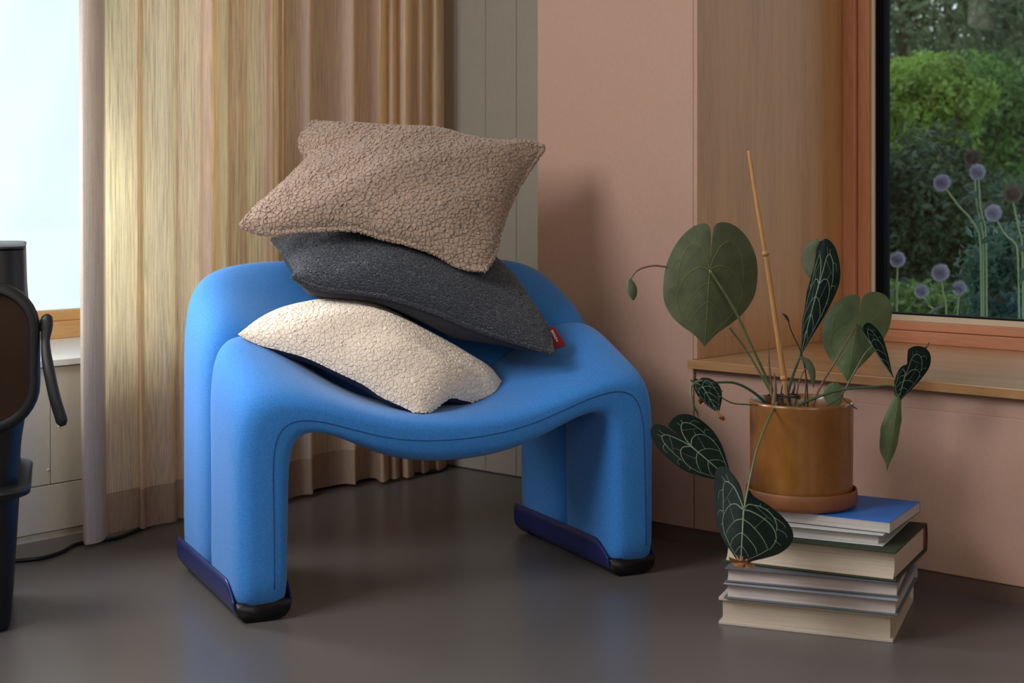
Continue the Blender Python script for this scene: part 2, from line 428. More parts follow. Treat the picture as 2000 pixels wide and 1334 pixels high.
# outer and inner arch curves at the front edge, the groove and the rear edge
F_o = crv([(-HW,.25,.026),(-HW,.25,.13),(-HW,.25,.26),(-HW-.004,.25,.435),(-.34,.25,.435),(-.17,.25,.378),(0,.25,.365)])
F_i = crv([(-.352,.245,.026),(-.350,.245,.12),(-.348,.245,.23),(-.346,.245,.345),(-.27,.245,.345),(-.15,.245,.280),(0,.245,.265)])
M_o = crv([(-HW,0,.026),(-HW,0,.16),(-HW,0,.34),(-HW-.004,-.01,.550),(-.33,-.03,.545),(-.17,-.08,.40),(0,-.10,.345)])
M_i = crv([(-.352,0,.026),(-.350,0,.14),(-.348,0,.28),(-.346,0,.43),(-.27,-.04,.41),(-.15,-.12,.29),(0,-.15,.245)])
R_o = crv([(-HW,-.25,.026),(-HW,-.25,.22),(-HW,-.25,.45),(-HW+.003,-.255,.635),(-.36,-.265,.685),(-.17,-.285,.685),(0,-.29,.68)])
R_i = crv([(-.352,-.245,.026),(-.350,-.245,.20),(-.348,-.245,.38),(-.345,-.25,.56),(-.28,-.29,.60),(-.15,-.345,.62),(0,-.36,.615)])
def slab(Ro, Fo, Ri, Fi, name, parent, n=56, ex=4.4):
    th = np.linspace(0, 2*np.pi, n, endpoint=False)
    sp = lambda c: np.sign(c)*np.abs(c)**(2/ex)
    def at(X, Y):
        X = np.asarray(X)[None, :, None]; Y = np.asarray(Y)[None, :, None]
        return (Ro[:, None]*(1-X)+Fo[:, None]*X)*(1-Y)+(Ri[:, None]*(1-X)+Fi[:, None]*X)*Y
    V = at(.5+.5*sp(np.cos(th)), .5+.5*sp(np.sin(th)))
    cen = V.mean(1, keepdims=True)
    for k, sk_ in ((0, .84), (1, .955), (2, .99), (-1, .84), (-2, .955), (-3, .99)):
        V[k] = cen[k] + (V[k]-cen[k])*np.array([.5+.5*sk_, sk_, 1])
    V = chair_pt(V.reshape(-1, 3)); F = []
    for i in range(NS-1):
        for j in range(n):
            k = (j+1) % n
            F.append((i*n+j, i*n+k, (i+1)*n+k, (i+1)*n+j))
    F.append(tuple(range(n))[::-1]); F.append(tuple((NS-1)*n+j for j in range(n)))
    o = mesh(name, V, F, M['blue_wool'], parent, True)
    return o, lambda x, y: chair_pt(at([x], [y])[:, 0])
chair = empty('lounge_chair', (0, 0, 0))
tag(chair, 'blue wool lounge chair with arched legs and navy metal feet, holding three cushions', 'armchair')
slab(R_o, M_o, R_i, M_i, 'backrest_shell', chair, ex=3.3)
_, fl = slab(M_o, F_o, M_i, F_i, 'seat_shell', chair)
yy = np.linspace(.66, .28, NS)
seam = np.array([fl(0.998, y)[i] for i, y in enumerate(yy)])
tube('seam', seam[2:-2], 0.0013, M['seam_blue'], chair, 6)
for sgn in (-1, 1):
    hw, r, h0 = .0565, .03, .066
    ca = sgn*(HW-.0545)
    prof = [(-hw, 1), (-hw, .5)] + [(-hw+r-r*math.cos(a), -1-(math.sin(a))) for a in np.linspace(0, math.pi/2, 6)]
    prof += [(hw-r+r*math.sin(a), -1-math.cos(a)) for a in np.linspace(0, math.pi/2, 6)] + [(hw, .5), (hw, 1)]
    bb = np.r_[-.236, -.232, np.linspace(-.226, .165, 12), np.linspace(.172, .226, 12)]
    V = []
    for b in bb:
        h = h0 if b < .168 else h0 - .034*((b-.168)/.058)**1.5
        if b < -.235: h = h0-.010
        if b < -.231: h = h-.004
        for (x, q) in prof:
            z = h if q == 1 else (.5*(h+r) if q == .5 else (r + (q+1)*r))
            V.append((ca+x, b, .008+max(z, 0)))
    n = len(prof)
    F = [(i*n+j, i*n+j+1, (i+1)*n+j+1, (i+1)*n+j) for i in range(len(bb)-1) for j in range(n-1)]
    o = mesh('foot_plate', chair_pt(np.array(V)), F, M['navy_steel'], chair, True)
    sm = o.modifiers.new('thick', 'SOLIDIFY'); sm.thickness = .004; sm.offset = 0
    for b0, b1 in ((.17, .234), (-.230, -.18)):
        V = []
        for b in np.linspace(b0, b1, 5):
            for a in np.linspace(0, 2*np.pi, 20, endpoint=False):
                V.append((ca+.0535*np.sign(math.cos(a))*abs(math.cos(a))**.55, b, .036+(.004 if math.sin(a) > 0 else .034)*np.sign(math.sin(a))*abs(math.sin(a))**.7))
        F = [(i*20+j, i*20+(j+1) % 20, (i+1)*20+(j+1) % 20, (i+1)*20+j) for i in range(4) for j in range(20)]
        F += [tuple(range(20))[::-1], tuple(80+j for j in range(20))]
        mesh('foot_glide', chair_pt(np.array(V)), F, M['black_plastic'], chair, True)

# ------------------------------------------------------------------ cushions
def edge(pts, d0, d1, n, dd=None):
    pts = np.array(pts, float); L = np.r_[0, np.cumsum(np.linalg.norm(np.diff(pts, axis=0), axis=1))]; L /= L[-1]
    P = []
    for k, (q, s) in enumerate(zip(pts, L)):
        d = d0*(1-s)+d1*s + (dd[k] if dd else 0)
        P.append(px(q[0], q[1], d))
    return catmull(P, n)
def cushion(name, bottom, right, top, left, depths, up, dn, m_up, m_dn, label, res=(401, 253), piping=0.0, flip=1, p=0.62, dds={}):
    """bottom: left->right, right: bottom->top, top: left->right, left: bottom->top; depths of BL, BR, TR, TL"""
    nu, nw = res; dBL, dBR, dTR, dTL = depths
    c0 = edge(bottom, dBL, dBR, nu, dds.get('b')); c1 = edge(top, dTL, dTR, nu, dds.get('t'))
    e0 = edge(left, dBL, dTL, nw, dds.get('l')); e1 = edge(right, dBR, dTR, nw, dds.get('r'))
    u = np.linspace(0, 1, nu)[:, None, None]; w = np.linspace(0, 1, nw)[None, :, None]
    mid = (1-w)*c0[:, None]+w*c1[:, None]+(1-u)*e0[None]+u*e1[None] - ((1-u)*(1-w)*c0[0]+u*(1-w)*c0[-1]+(1-u)*w*c1[0]+u*w*c1[-1])
    gn = np.cross(c0[-1]-c0[0]+c1[-1]-c1[0], e0[-1]-e0[0]+e1[-1]-e1[0]); gn = gn/np.linalg.norm(gn)*flip
    U = np.linspace(-1, 1, nu)[:, None]; Wv = np.linspace(-1, 1, nw)[None]
    prof = (np.clip(1-np.abs(U)**2.3, 0, 1)*np.clip(1-np.abs(Wv)**2.3, 0, 1))**p
    wob = 1+0.06*np.sin(U*5+1.1*name.__len__())*np.cos(Wv*4+0.5)+0.04*np.sin(U*9-Wv*7)
    org = mid.reshape(-1, 3).mean(0)
    root = empty(name, org)
    F = [(i*nw+j, (i+1)*nw+j, (i+1)*nw+j+1, i*nw+j+1) for i in range(nu-1) for j in range(nw-1)]
    Fr = [f[::-1] for f in F]
    top_ = mid + gn*(up*prof*wob)[..., None]; bot = mid - gn*(dn*prof*wob)[..., None]
    mesh('front_cover', top_.reshape(-1, 3)-org, F if flip > 0 else Fr, m_up, root, True)
    bs = bot[::4, ::4]; n0, n1 = bs.shape[:2]
    Fb = [(i*n1+j, (i+1)*n1+j, (i+1)*n1+j+1, i*n1+j+1) for i in range(n0-1) for j in range(n1-1)]
    mesh('back_cover', bs.reshape(-1, 3)-org, [f[::-1] for f in Fb] if flip > 0 else Fb, m_dn, root, True)
    if piping:
        loop = np.concatenate([c0, e1[1:], c1[::-1][1:], e0[::-1][1:]])-org
        tube('piping', loop, piping, m_up, root, 10)
    tag(root, label, 'cushion')
    return root, org, (c0, e1, c1, e0), gn

cream, _o, _e, _g = cushion('cream_cushion',
    [(464,654),(500,672),(548,685),(600,700),(660,728),(710,752),(745,776),(791,797),(822,815)],
    [(822,815),(845,803),(863,790),(881,778),(908,783),(945,790),(968,782),(980,745)],
    [(630,612),(700,625),(780,655),(860,690),(920,715),(957,727),(980,745)],
    [(464,654),(500,632),(550,618),(590,610),(630,612)],
    (3.06, 3.05, 3.28, 3.40), .092, .050, M['sherpa_cream'], M['navy_cloth'],
    'cream sherpa cushion with navy underside, lowest of the stack on the blue chair', p=.6)
cc, corg, cedges, cgn = cushion('charcoal_cushion',
    [(572,543),(600,556),(642,566),(700,572),(760,582),(845,609),(935,645),(1025,674),(1079,690)],
    [(1079,690),(1068,640),(1043,600),(1011,556),(984,528),(950,500)],
    [(532,468),(600,458),(700,452),(800,455),(880,470),(950,500)],
    [(572,543),(580,530),(566,506),(550,490),(532,468)],
    (3.13, 3.18, 3.60, 3.50), .070, .105, M['sherpa_charcoal'], M['dark_cloth'],
    'charcoal fleece cushion with red tag, between the beige and cream cushions', piping=.0045, p=.6)
# red fabric tag sewn into the seam by the near corner
tp = [px(1063, 641, 3.26), px(1083, 639, 3.275), px(1106, 676, 3.265), px(1082, 683, 3.25)]
tn = np.cross(tp[1]-tp[0], tp[3]-tp[0]); tn /= np.linalg.norm(tn)
if tn @ (np.array([0, 0, EYE])-tp[0]) < 0: tn = -tn
tq = np.array(tp); Vt = []
g = np.linspace(0, 1, 7)
for off in (0.0012, -0.0012):
    for a in g:
        for b in g:
            q = (tq[0]*(1-a)+tq[1]*a)*(1-b)+(tq[3]*(1-a)+tq[2]*a)*b
            if a == 1 and b in (0, 1): q = q+(tq.mean(0)-q)*.06
            Vt.append(q+tn*off+tn*.002*math.sin(a*3)-corg)
Ft = [(i*7+j, i*7+j+1, i*7+8+j, i*7+7+j) for i in range(6) for j in range(6)]
Ft += [tuple(49+k for k in f[::-1]) for f in Ft]
per = [0*7+j for j in range(7)]+[i*7+6 for i in range(1, 7)]+[6*7+j for j in range(5, -1, -1)]+[i*7 for i in range(5, 0, -1)]
Ft += [(per[k], per[(k+1) % len(per)], 49+per[(k+1) % len(per)], 49+per[k]) for k in range(len(per))]
tagob = mesh('brand_tag', Vt, Ft, M['tag_red'], cc, False); tagob['label'] = 'red fabric tag with white lettering'
fc = bpy.data.curves.new('lettering', 'FONT'); fc.body = 'stoov'; fc.size = 0.0125; fc.extrude = 0.0003; fc.align_x = 'CENTER'; fc.align_y = 'CENTER'
to = bpy.data.objects.new('tmp_text', fc); COL.objects.link(to); bpy.context.view_layer.update()
lm = bpy.data.meshes.new_from_object(to.evaluated_get(bpy.context.evaluated_depsgraph_get())); bpy.data.objects.remove(to)
lx = (tq[3]-tq[0])*.6+(tq[2]-tq[1])*.4; lx /= np.linalg.norm(lx); lx = lx - tn*(lx@tn); lx /= np.linalg.norm(lx); ly = np.cross(tn, lx)
lc = px(1082, 657, 3.2625)
lc = lc + tn*(((tq.mean(0)-lc)@tn)+.0040) - corg
lm.transform(Matrix(((lx[0], ly[0], tn[0], lc[0]), (lx[1], ly[1], tn[1], lc[1]), (lx[2], ly[2], tn[2], lc[2]), (0, 0, 0, 1))))
lm.materials.clear(); lm.materials.append(M['tag_white'])
link('lettering', lm, M['tag_white'], tagob)
beige, _o, _e, _g = cushion('beige_cushion',
    [(472,443),(520,455),(600,450),(690,448),(745,463),(800,477),(850,494),(900,520),(945,528)],
    [(945,528),(963,500),(975,455),(992,405),(1020,350),(1060,292)],
    [(612,240),(660,243),(740,254),(800,256),(860,259),(920,272),(980,278),(1020,276),(1060,286)],
    [(472,440),(500,408),(548,365),(588,325),(600,312),(588,285),(592,262),(612,240)],
    (3.24, 3.22, 3.52, 3.52), .085, .05, M['sherpa_beige'], M['beige_cloth'],
    'beige sherpa cushion leaning on top of the charcoal cushion', piping=.0055, p=.58)

# let the soft cushions give way where they press on the chair or on each other
from mathutils.bvhtree import BVHTree
def solid(objs):
    V = []; F = []
    for o in objs:
        off = Vector(o.parent.location); b = len(V)
        V += [v.co+off for v in o.data.vertices]; F += [tuple(b+i for i in p.vertices) for p in o.data.polygons]
    return BVHTree.FromPolygons(V, F)
def give_way(root, trees, names, gap=.0025, along=None):
    off = Vector(root.location); dr = Vector((.123, .45, .884)).normalized()
    for ch in root.children:
        if ch.name.split('.')[0] not in names: continue
        for v in ch.data.vertices:
            p = v.co+off
            for t in trees:
                near = t.find_nearest(p, .05)
                if near[0] is None: continue
                push = near[3] < gap
                n = 0; q = p.copy()
                while n < 12:
                    h = t.ray_cast(q, dr)
                    if h[0] is None: break
                    n += 1; q = h[0]+dr*1e-5
                if n % 2 and along is not None:
                    h = t.ray_cast(p, along)
                    if h[0] is not None: p = h[0]+along*gap
                elif n % 2:
                    d = (near[0]-p); d = d.normalized() if d.length > 1e-7 else near[1]
                    p = near[0]+d*gap
                elif push and gap > .005:
                    d = (p-near[0]); d = d.normalized() if d.length > 1e-7 else near[1]
                    p = near[0]+d*gap
            v.co = p-off
shells = [o for o in chair.children if o.name in ('backrest_shell', 'seat_shell')]
seat_trees = [solid([o]) for o in shells]
cover = lambda r: [o for o in r.children if o.name.startswith(('front_cover', 'back_cover'))]
give_way(cream, seat_trees, ('front_cover', 'back_cover'))
give_way(cc, seat_trees+[solid(cover(cream))], ('back_cover', 'piping'), .012, Vector(cgn))
give_way(beige, [solid(cover(cc))], ('back_cover',), .006)

# ------------------------------------------------------------------ linen curtain
cur = empty('linen_curtain', (0, 0, 0))
tag(cur, 'taupe linen curtain in floor-length folds between the papered window and grey boards', 'curtain')
fold = [(166,-3.10),(153,-3.07),(158,-3.035),(172,-3.025),(190,-3.028),(200,-3.045),(204,-3.08),(212,-3.095),(240,-3.10),(268,-3.105),(273,-3.08),(280,-3.09),(305,-3.095),(334,-3.09),
 (341,-3.115),(355,-3.10),(375,-3.10),(393,-3.09),(401,-3.045),(415,-3.03),(428,-3.05),(431,-3.10),(444,-3.13),(449,-3.115),(466,-3.10),(480,-3.075),(486,-3.10),
 (505,-3.105),(522,-3.10),(531,-3.07),(536,-3.10),(545,-3.11),(553,-3.075),(558,-3.09),(585,-3.10),(607,-3.085),(610,-3.125),(640,-3.13),(668,-3.125),(690,-3.095),(694,-3.135),
 (712,-3.145),(730,-3.12),(742,-3.07),(752,-3.095),(756,-3.11),(764,-3.08),(772,-3.085),(775,-3.11),(790,-3.06),(804,-3.075),(808,-3.105),(822,-3.07),(834,-3.08),(839,-3.11),(850,-3.075),(860,-3.085),(866,-3.11)]
line = [on_u(x, 500, u)[:2] for x, u in fold]
seg = []
P = catmull([(q[0], q[1], 0) for q in line], 520)[:, :2]
nrm = np.stack([-np.gradient(P[:, 1]), np.gradient(P[:, 0])], -1); nrm /= np.linalg.norm(nrm, axis=1)[:, None]+1e-9
zc_ = np.r_[np.linspace(.008, .3, 10), np.linspace(.36, 2.5, 30)]
def curtain_mesh(name, zs, mat, off=0.0, i0=0, i1=None):
    V = []
    for z in zs:
        s = np.linspace(0, 1, len(P))
        amp = 0.004*math.sin(z*2.1)*np.sin(s*37)+0.006*math.exp(-z/.25)*np.sin(s*21+1)
        q = (P + nrm*(amp+off)[:, None] + np.array([.012*math.exp(-z/.3), 0]))[i0:i1]
        V += [(a, b, z) for a, b in q]
    n = len(P[i0:i1])
    F = [(i*n+j, i*n+j+1, (i+1)*n+j+1, (i+1)*n+j) for i in range(len(zs)-1) for j in range(n-1)]
    return mesh(name, V, F, mat, cur, True)
zh = 0.105
IH = int(np.argmin(np.linalg.norm(P-np.array(on_u(204, 500, -3.08)[:2]), axis=1)))
curtain_mesh('cloth', np.r_[zh, [z for z in zc_ if z > zh+.01]], M['linen'], 0.0, IH)
curtain_mesh('hem', np.linspace(.010, zh, 8), M['linen_hem'], 0.0, IH)
iside = IH
curtain_mesh('side_hem', np.r_[.010, .05, zh, zc_[4:]], M['linen_side'], 0.0, 0, IH+1)
rl = struct(box('trim_5', U_L+.04, U_L+.10, .2, V_G-.03, 2.5, 2.53, M['white_sill']))

# ------------------------------------------------------------------ wood stove
SD = 2.87; SX = -149
so = px(SX, 375, SD); so[2] = 0
stove = empty('wood_stove', so, YAW + math.radians(17))
tag(stove, 'black steel wood stove on a pedestal with rounded glass door, beside the curtain', 'stove')
kx = SD/FPX
def zs_(y): return EYE-(y-HORIZON)*kx
def rrect(hw, hd, r, n=8):
    out = []
    for cx, cy, a0 in ((hw-r, hd-r, 0), (-hw+r, hd-r, 90), (-hw+r, -hd+r, 180), (hw-r, -hd+r, 270)):
        for a in np.linspace(a0, a0+90, n): out.append((cx+r*math.cos(math.radians(a)), cy+r*math.sin(math.radians(a))))
    return out
def loft(name, levels, m, parent):
    V = []; n = None
    for (z, hw, hd, r, oy) in levels:
        q = rrect(hw, hd, r); n = len(q); V += [(x, y+oy, z) for x, y in q]
    F = [(i*n+j, i*n+(j+1) % n, (i+1)*n+(j+1) % n, (i+1)*n+j) for i in range(len(levels)-1) for j in range(n)]
    F += [tuple(range(n))[::-1], tuple((len(levels)-1)*n+j for j in range(n))]
    o = mesh(name, V, F, m, parent, True); o.data.set_sharp_from_angle(angle=math.radians(40)); return o
w_ = lambda x: (x-SX)*kx
loft('body', [(zs_(958), w_(27), .17, .05, .02), (zs_(905), w_(29), .17, .05, .02), (zs_(860), w_(33), .175, .05, .02), (zs_(790), w_(44), .18, .05, .02), (zs_(600), w_(44), .18, .05, .02), (zs_(560), w_(41), .175, .05, .02), (zs_(486), w_(39), .17, .05, .02)], M['stove'], stove)
loft('top_plate', [(zs_(485), w_(38), .165, .05, .02), (zs_(483), w_(40), .172, .05, .02), (zs_(479), w_(40), .172, .05, .02), (zs_(477), w_(37), .165, .05, .02)], M['stove'], stove)
loft('pedestal', [(.0, w_(12), .14, .04, .02), (.02, w_(15), .15, .04, .02), (zs_(960), w_(29), .165, .05, .02)], M['stove'], stove)
loft('ash_lip', [(zs_(950), w_(38), .185, .06, -.015), (zs_(944), w_(51), .195, .07, -.02), (zs_(934), w_(53), .20, .07, -.02), (zs_(929), w_(51), .195, .07, -.02), (zs_(932), w_(43), .185, .06, -.02)], M['stove'], stove)
# bulging door ring with glass
zt, zbm = zs_(540), zs_(826); zm = (zt+zbm)/2; hh = (zt-zbm)/2
door = []
rings = [(w_(53), hh*.90, .075, -.15), (w_(65), hh*.97, .085, -.165), (w_(70), hh, .09, -.185), (w_(68), hh*.985, .088, -.200), (w_(62), hh-.012, .08, -.207), (w_(51), hh-.019, .07, -.206), (w_(48), hh-.023, .066, -.196)]
V = []
for (hw, hz, r, y) in rings:
    q = rrect(hw, hz, r, 10); n = len(q); V += [(x, y, zm+z) for x, z in q]
F = [(i*n+j, (i+1)*n+j, (i+1)*n+(j+1) % n, i*n+(j+1) % n) for i in range(len(rings)-1) for j in range(n)]
F.append(tuple(range(n)))
dr = mesh('door', V, F, M['stove'], stove, True); dr.data.set_sharp_from_angle(angle=math.radians(60))
q = rrect(w_(48)+.002, hh-.021, .066, 10); n = len(q)
V = [(x, -.198, zm+z) for x, z in q]+[(x, -.192, zm+z) for x, z in q]
F = [tuple(range(n)), tuple(range(2*n))[:n-1:-1]]+[(j, n+j, n+(j+1) % n, (j+1) % n) for j in range(n)]
mesh('door_glass', V, F, M['stove_glass'], dr, False)
def sp(x, y, yy): return (w_(x)+(0), yy, zs_(y))
Hp = [sp(77,606,-.19), sp(80,612,-.192), sp(81,628,-.195), sp(79,652,-.20), sp(81,682,-.21), sp(87,716,-.222), sp(96,758,-.23), sp(106,792,-.232), sp(110,808,-.232)]
Hp = catmull(Hp, 40); tt = np.linspace(0, 1, 40)
rr = np.interp(tt, [0, .12, .27, .45, 1], [.0115, .0115, .0078, .0100, .0108]); rr = rr*np.clip(np.minimum(tt/.04, (1-tt)/.04), .25, 1)**.5
hd = tube('handle', Hp, rr, M['stove'], dr, 14, rr*.8)
tube('handle_pin', [sp(58,628,-.17), sp(80,628,-.195)], .008, M['stove'], dr, 12)

# black cable on the floor
cp = [on_z(-60,1104,.0045), on_z(32,1095,.0045), on_z(80,1090,.0045), on_z(120,1078,.0045), on_z(152,1062,.0045), on_z(230,1050,.0045)]
cp += [np.array([-3.145, v, .0045]) for v in (2.25, 2.5, 2.7, 2.9, 3.05)] + [on_z(845,922,.0045), on_z(868,913,.0045), on_z(860,908,.0045), np.array([-3.12, 3.19, .0045])]
tag(tube('power_cable', catmull(cp, 160), .0045, M['black_plastic'], None, 8), 'black cable lying on the floor along the curtain hem', 'cable')

# ------------------------------------------------------------------ books under the pot
def page_mat(name, col):
    m, nt, p = base_mat(name, col, 0.85)
    v = coords(nt, (3, 3, 1400)); n = noise(nt, v, 1.2, 4, 0.7)
    nt.links.new(ramp(nt, n.outputs[0], [(0.32, shade(col, .62)), (0.5, col), (0.7, shade(col, 1.08))]), p.inputs['Base Color'])
    bump(nt, n.outputs[0], .25, .0004, p); return m
M['page_warm'] = page_mat('warm_pages', S(186, 170, 152)); M['page_cool'] = page_mat('cool_pages', S(178, 166, 160)); M['page_white'] = page_mat('white_pages', S(184, 178, 172))
BK = 0
def book(name, fl_, fr_, z0, z1, dep, cover, pages, label, ct=.003, over=.004, hard=True, top_cover=True, concave=.006, band=None, cover_bot=None):
    a = on_z(fl_[0], fl_[1], z0); b = on_z(fr_[0], fr_[1], z0)
    L = np.linalg.norm((b-a)[:2]); ang = math.atan2(b[1]-a[1], b[0]-a[0])
    root = empty(name, (a[0], a[1], z0), ang); tag(root, label, 'book', 'books stacked under the plant pot')
    h = z1-z0
    bot = cover_bot or cover
    if hard:
        c = box('back_board', 0, L, 0, dep, 0, ct, bot, root, .0012)
        c = box('front_board', 0, L, 0, dep, h-ct, h, cover, root, .0012)
        # rounded spine
        n = 9; V = []
        for x in (0, L):
            for yo in (0.0, -.003):
                for t in np.linspace(-1, 1, n): V.append((x, dep+.006*(1-t*t)+yo, h/2+t*(h/2-.0005)))
        F = []
        for i in range(n-1):
            F += [(i, 2*n+i, 2*n+i+1, i+1), (n+i, n+i+1, 3*n+i+1, 3*n+i), (i, i+1, n+i+1, n+i), (2*n+i, 3*n+i, 3*n+i+1, 2*n+i+1)]
        mesh('spine', V, F, cover, root, True)
    else:
        box('front_board', 0, L, 0, dep, h-.0012, h, cover, root); box('back_board', 0, L, 0, dep, 0, .0012, bot, root)
        box('spine', 0, L, dep, dep+.001, 0, h, cover, root); ct = .0012; over = .0006
    # page block, its fore-edge hollowed as in a rounded binding
    n = 9; V = []
    for x in (over, L-over):
        for t in np.linspace(-1, 1, n):
            z = h/2+t*(h/2-ct)
            V.append((x, over+concave*(1-t*t), z)); V.append((x, dep-.0005, z))
    F = []
    for i in range(n-1):
        a0, b0 = 2*i, 2*n+2*i
        F += [(a0, b0, b0+2, a0+2), (a0+1, a0+3, b0+3, b0+1), (a0, a0+2, a0+3, a0+1), (b0, b0+1, b0+3, b0+2)]
    F += [(0, 1, 2*n+1, 2*n), (2*n-2, 4*n-2, 4*n-1, 2*n-1)]
    mesh('page_block', V, F, pages, root)
    if band: tube('headband', [(L-over+.001, dep-.002, ct), (L-over+.001, dep-.001, h/2), (L-over+.001, dep-.002, h-ct)], .002, band, root, 6)
    return root
M['cv_cream'] = plain('cream_cloth_cover', S(188, 176, 160), .7, .05, 400, .2, .0003)
M['cv_grey'] = plain('slate_cover', S(86, 88, 96), .5, .05); M['cv_lgrey'] = plain('pale_grey_cover', S(136, 140, 150), .4, .04)
M['cv_teal'] = plain('teal_grey_cover', S(84, 98, 106), .45, .04)
M['cv_green'] = plain('dark_green_cloth', S(40, 50, 28), .75, .08, 400, .3, .0003)
M['cv_blue'] = plain('blue_card_cover', S(36, 104, 190), .55, .03); M['cv_white'] = plain('white_card_cover', S(190, 190, 188), .5, .03)
M['cv_slate2'] = plain('dark_back_cover', S(60, 62, 66), .6, .05); M['cv_tealcard'] = plain('teal_endpaper', S(20, 88, 84), .5, .05); M['headband'] = plain('red_headband', S(160, 30, 50), .7, .05)
book('cream_book', (1403.5,1219), (1744,1256), 0, .052, .300, M['cv_cream'], M['page_warm'], 'thick cream clothbound book lying on the floor, lowest of the stack', .0065, .006, concave=.003)
book('pale_grey_book', (1413,1169), (1754,1204), .0525, .082, .285, M['cv_lgrey'], M['page_cool'], 'pale grey hardback lying directly on the thick cream book', .0032, .006, cover_bot=M['cv_teal'])
book('slate_book', (1416,1137), (1755,1168), .0825, .110, .285, M['cv_grey'], M['page_cool'], 'slate grey hardback directly beneath the thick dark green book', .0035, .004)
book('green_book', (1409,1098), (1750,1138), .1105, .166, .270, M['cv_green'], M['page_warm'], 'very thick dark green hardback in the middle of the stack', .0036, .007, concave=.012, band=M['headband'])
b5 = book('teal_book', (1455,1040), (1725,1068), .1665, .188, .235, M['cv_white'], M['page_white'], 'thin white book with a teal inner cover, between the green and blue books', .002, .012, concave=.002)
book('blue_book', (1468,1012), (1738,1042.5), .1885, .2095, .215, M['cv_blue'], M['page_white'], 'bright blue paperback on top of the stack, under the orange saucer', hard=False, concave=.001, cover_bot=M['cv_slate2'])

# ------------------------------------------------------------------ potted plant
ZB = .210; PD = 2.949
pc = px(1565, 375, PD); pc[2] = ZB
m, nt, p = base_mat('ochre_glaze', S(176, 112, 44), .3, Coat_Weight=.25)
v = coords(nt, (1, 1, .6)); n1 = noise(nt, v, 14, 5, .65); n2 = noise(nt, v, 240, 3)
nt.links.new(ramp(nt, n1.outputs[0], [(.3, S(110, 66, 25)), (.55, S(130, 82, 32)), (.75, S(142, 93, 39))]), p.inputs['Base Color'])
bump(nt, n2.outputs[0], .12, .0004, p); M['ochre'] = m
M['terracotta'] = plain('saucer_glaze', S(126, 74, 42), .5, .1, 30, .05, .0004)
M['soil'] = plain('potting_soil', S(40, 30, 24), .95, .4, 120, .8, .004)
sa = lathe('plant_saucer', [(.0, 0), (.098, 0), (.1045, .003), (.1077, .010), (.1077, .030), (.1065, .0335), (.1045, .0335), (.103, .031), (.103, .008), (.10, .006), (0, .006)], M['terracotta'])
sa.location = pc; tag(sa, 'round terracotta-orange saucer between the ochre pot and blue book', 'saucer')
plant = empty('potted_anthurium', (pc[0], pc[1], ZB+.0065))
tag(plant, 'heart-leaved anthurium with pale veins in an ochre glazed pot, on stacked books', 'potted plant')
PO = np.array(plant.location)
HP = .196
pot = lathe('pot', [(0, 0), (.092, 0), (.097, .003), (.0985, .010), (.1003, HP-.006), (.1003, HP-.002), (.0985, HP), (.0955, HP), (.0935, HP-.003), (.0925, HP-.03), (.092, HP-.036), (0, HP-.036)], M['ochre'], plant)
lathe('soil', [(0, HP-.020), (.04, HP-.021), (.07, HP-.024), (.0925, HP-.028)], M['soil'], plant, 40)
# pot rim drain mark on the glaze is part of the glaze

def leaf_mat(name, a, b, rough=.5, sc=40, spec=.25):
    m, nt, p = base_mat(name, a, rough, Specular_IOR_Level=spec)
    v = coords(nt); n1 = noise(nt, v, sc, 4); nt.links.new(ramp(nt, n1.outputs[0], [(.3, a), (.7, b)]), p.inputs['Base Color'])
    bump(nt, n1.outputs[0], .15, .001, p); return m
M['leaf_top'] = leaf_mat('velvet_leaf', S(11, 20, 17), S(19, 31, 25), .6, spec=.08)
M['leaf_under'] = leaf_mat('leaf_underside', S(74, 80, 58), S(88, 94, 68), .55)
M['leaf_under_light'] = leaf_mat('leaf_underside_fresh', S(82, 98, 66), S(97, 111, 78), .55)
M['vein_top'] = plain('pale_vein', S(104, 124, 102), .6, .08)
M['vein_under'] = plain('green_vein', S(112, 120, 68), .6, .08)
M['stem_green'] = plain('green_stem', S(86, 94, 58), .5, .12, 60)
M['stem_dark'] = plain('dark_green_stem', S(56, 80, 52), .5, .12, 60)
M['stem_brown'] = plain('reddish_stem', S(104, 78, 56), .55, .15, 60)
M['dry'] = plain('dry_leaf', S(150, 104, 62), .85, .3, 80, .5, .002)
M['dark_twig'] = plain('dark_twig', S(46, 34, 28), .8, .2, 80)
M['bamboo'] = plain('bamboo', S(172, 124, 72), .5, .12, 40, .1, .0006, (6, 6, .6))
M['wire'] = plain('tie_wire', S(24, 28, 24), .5, .05)

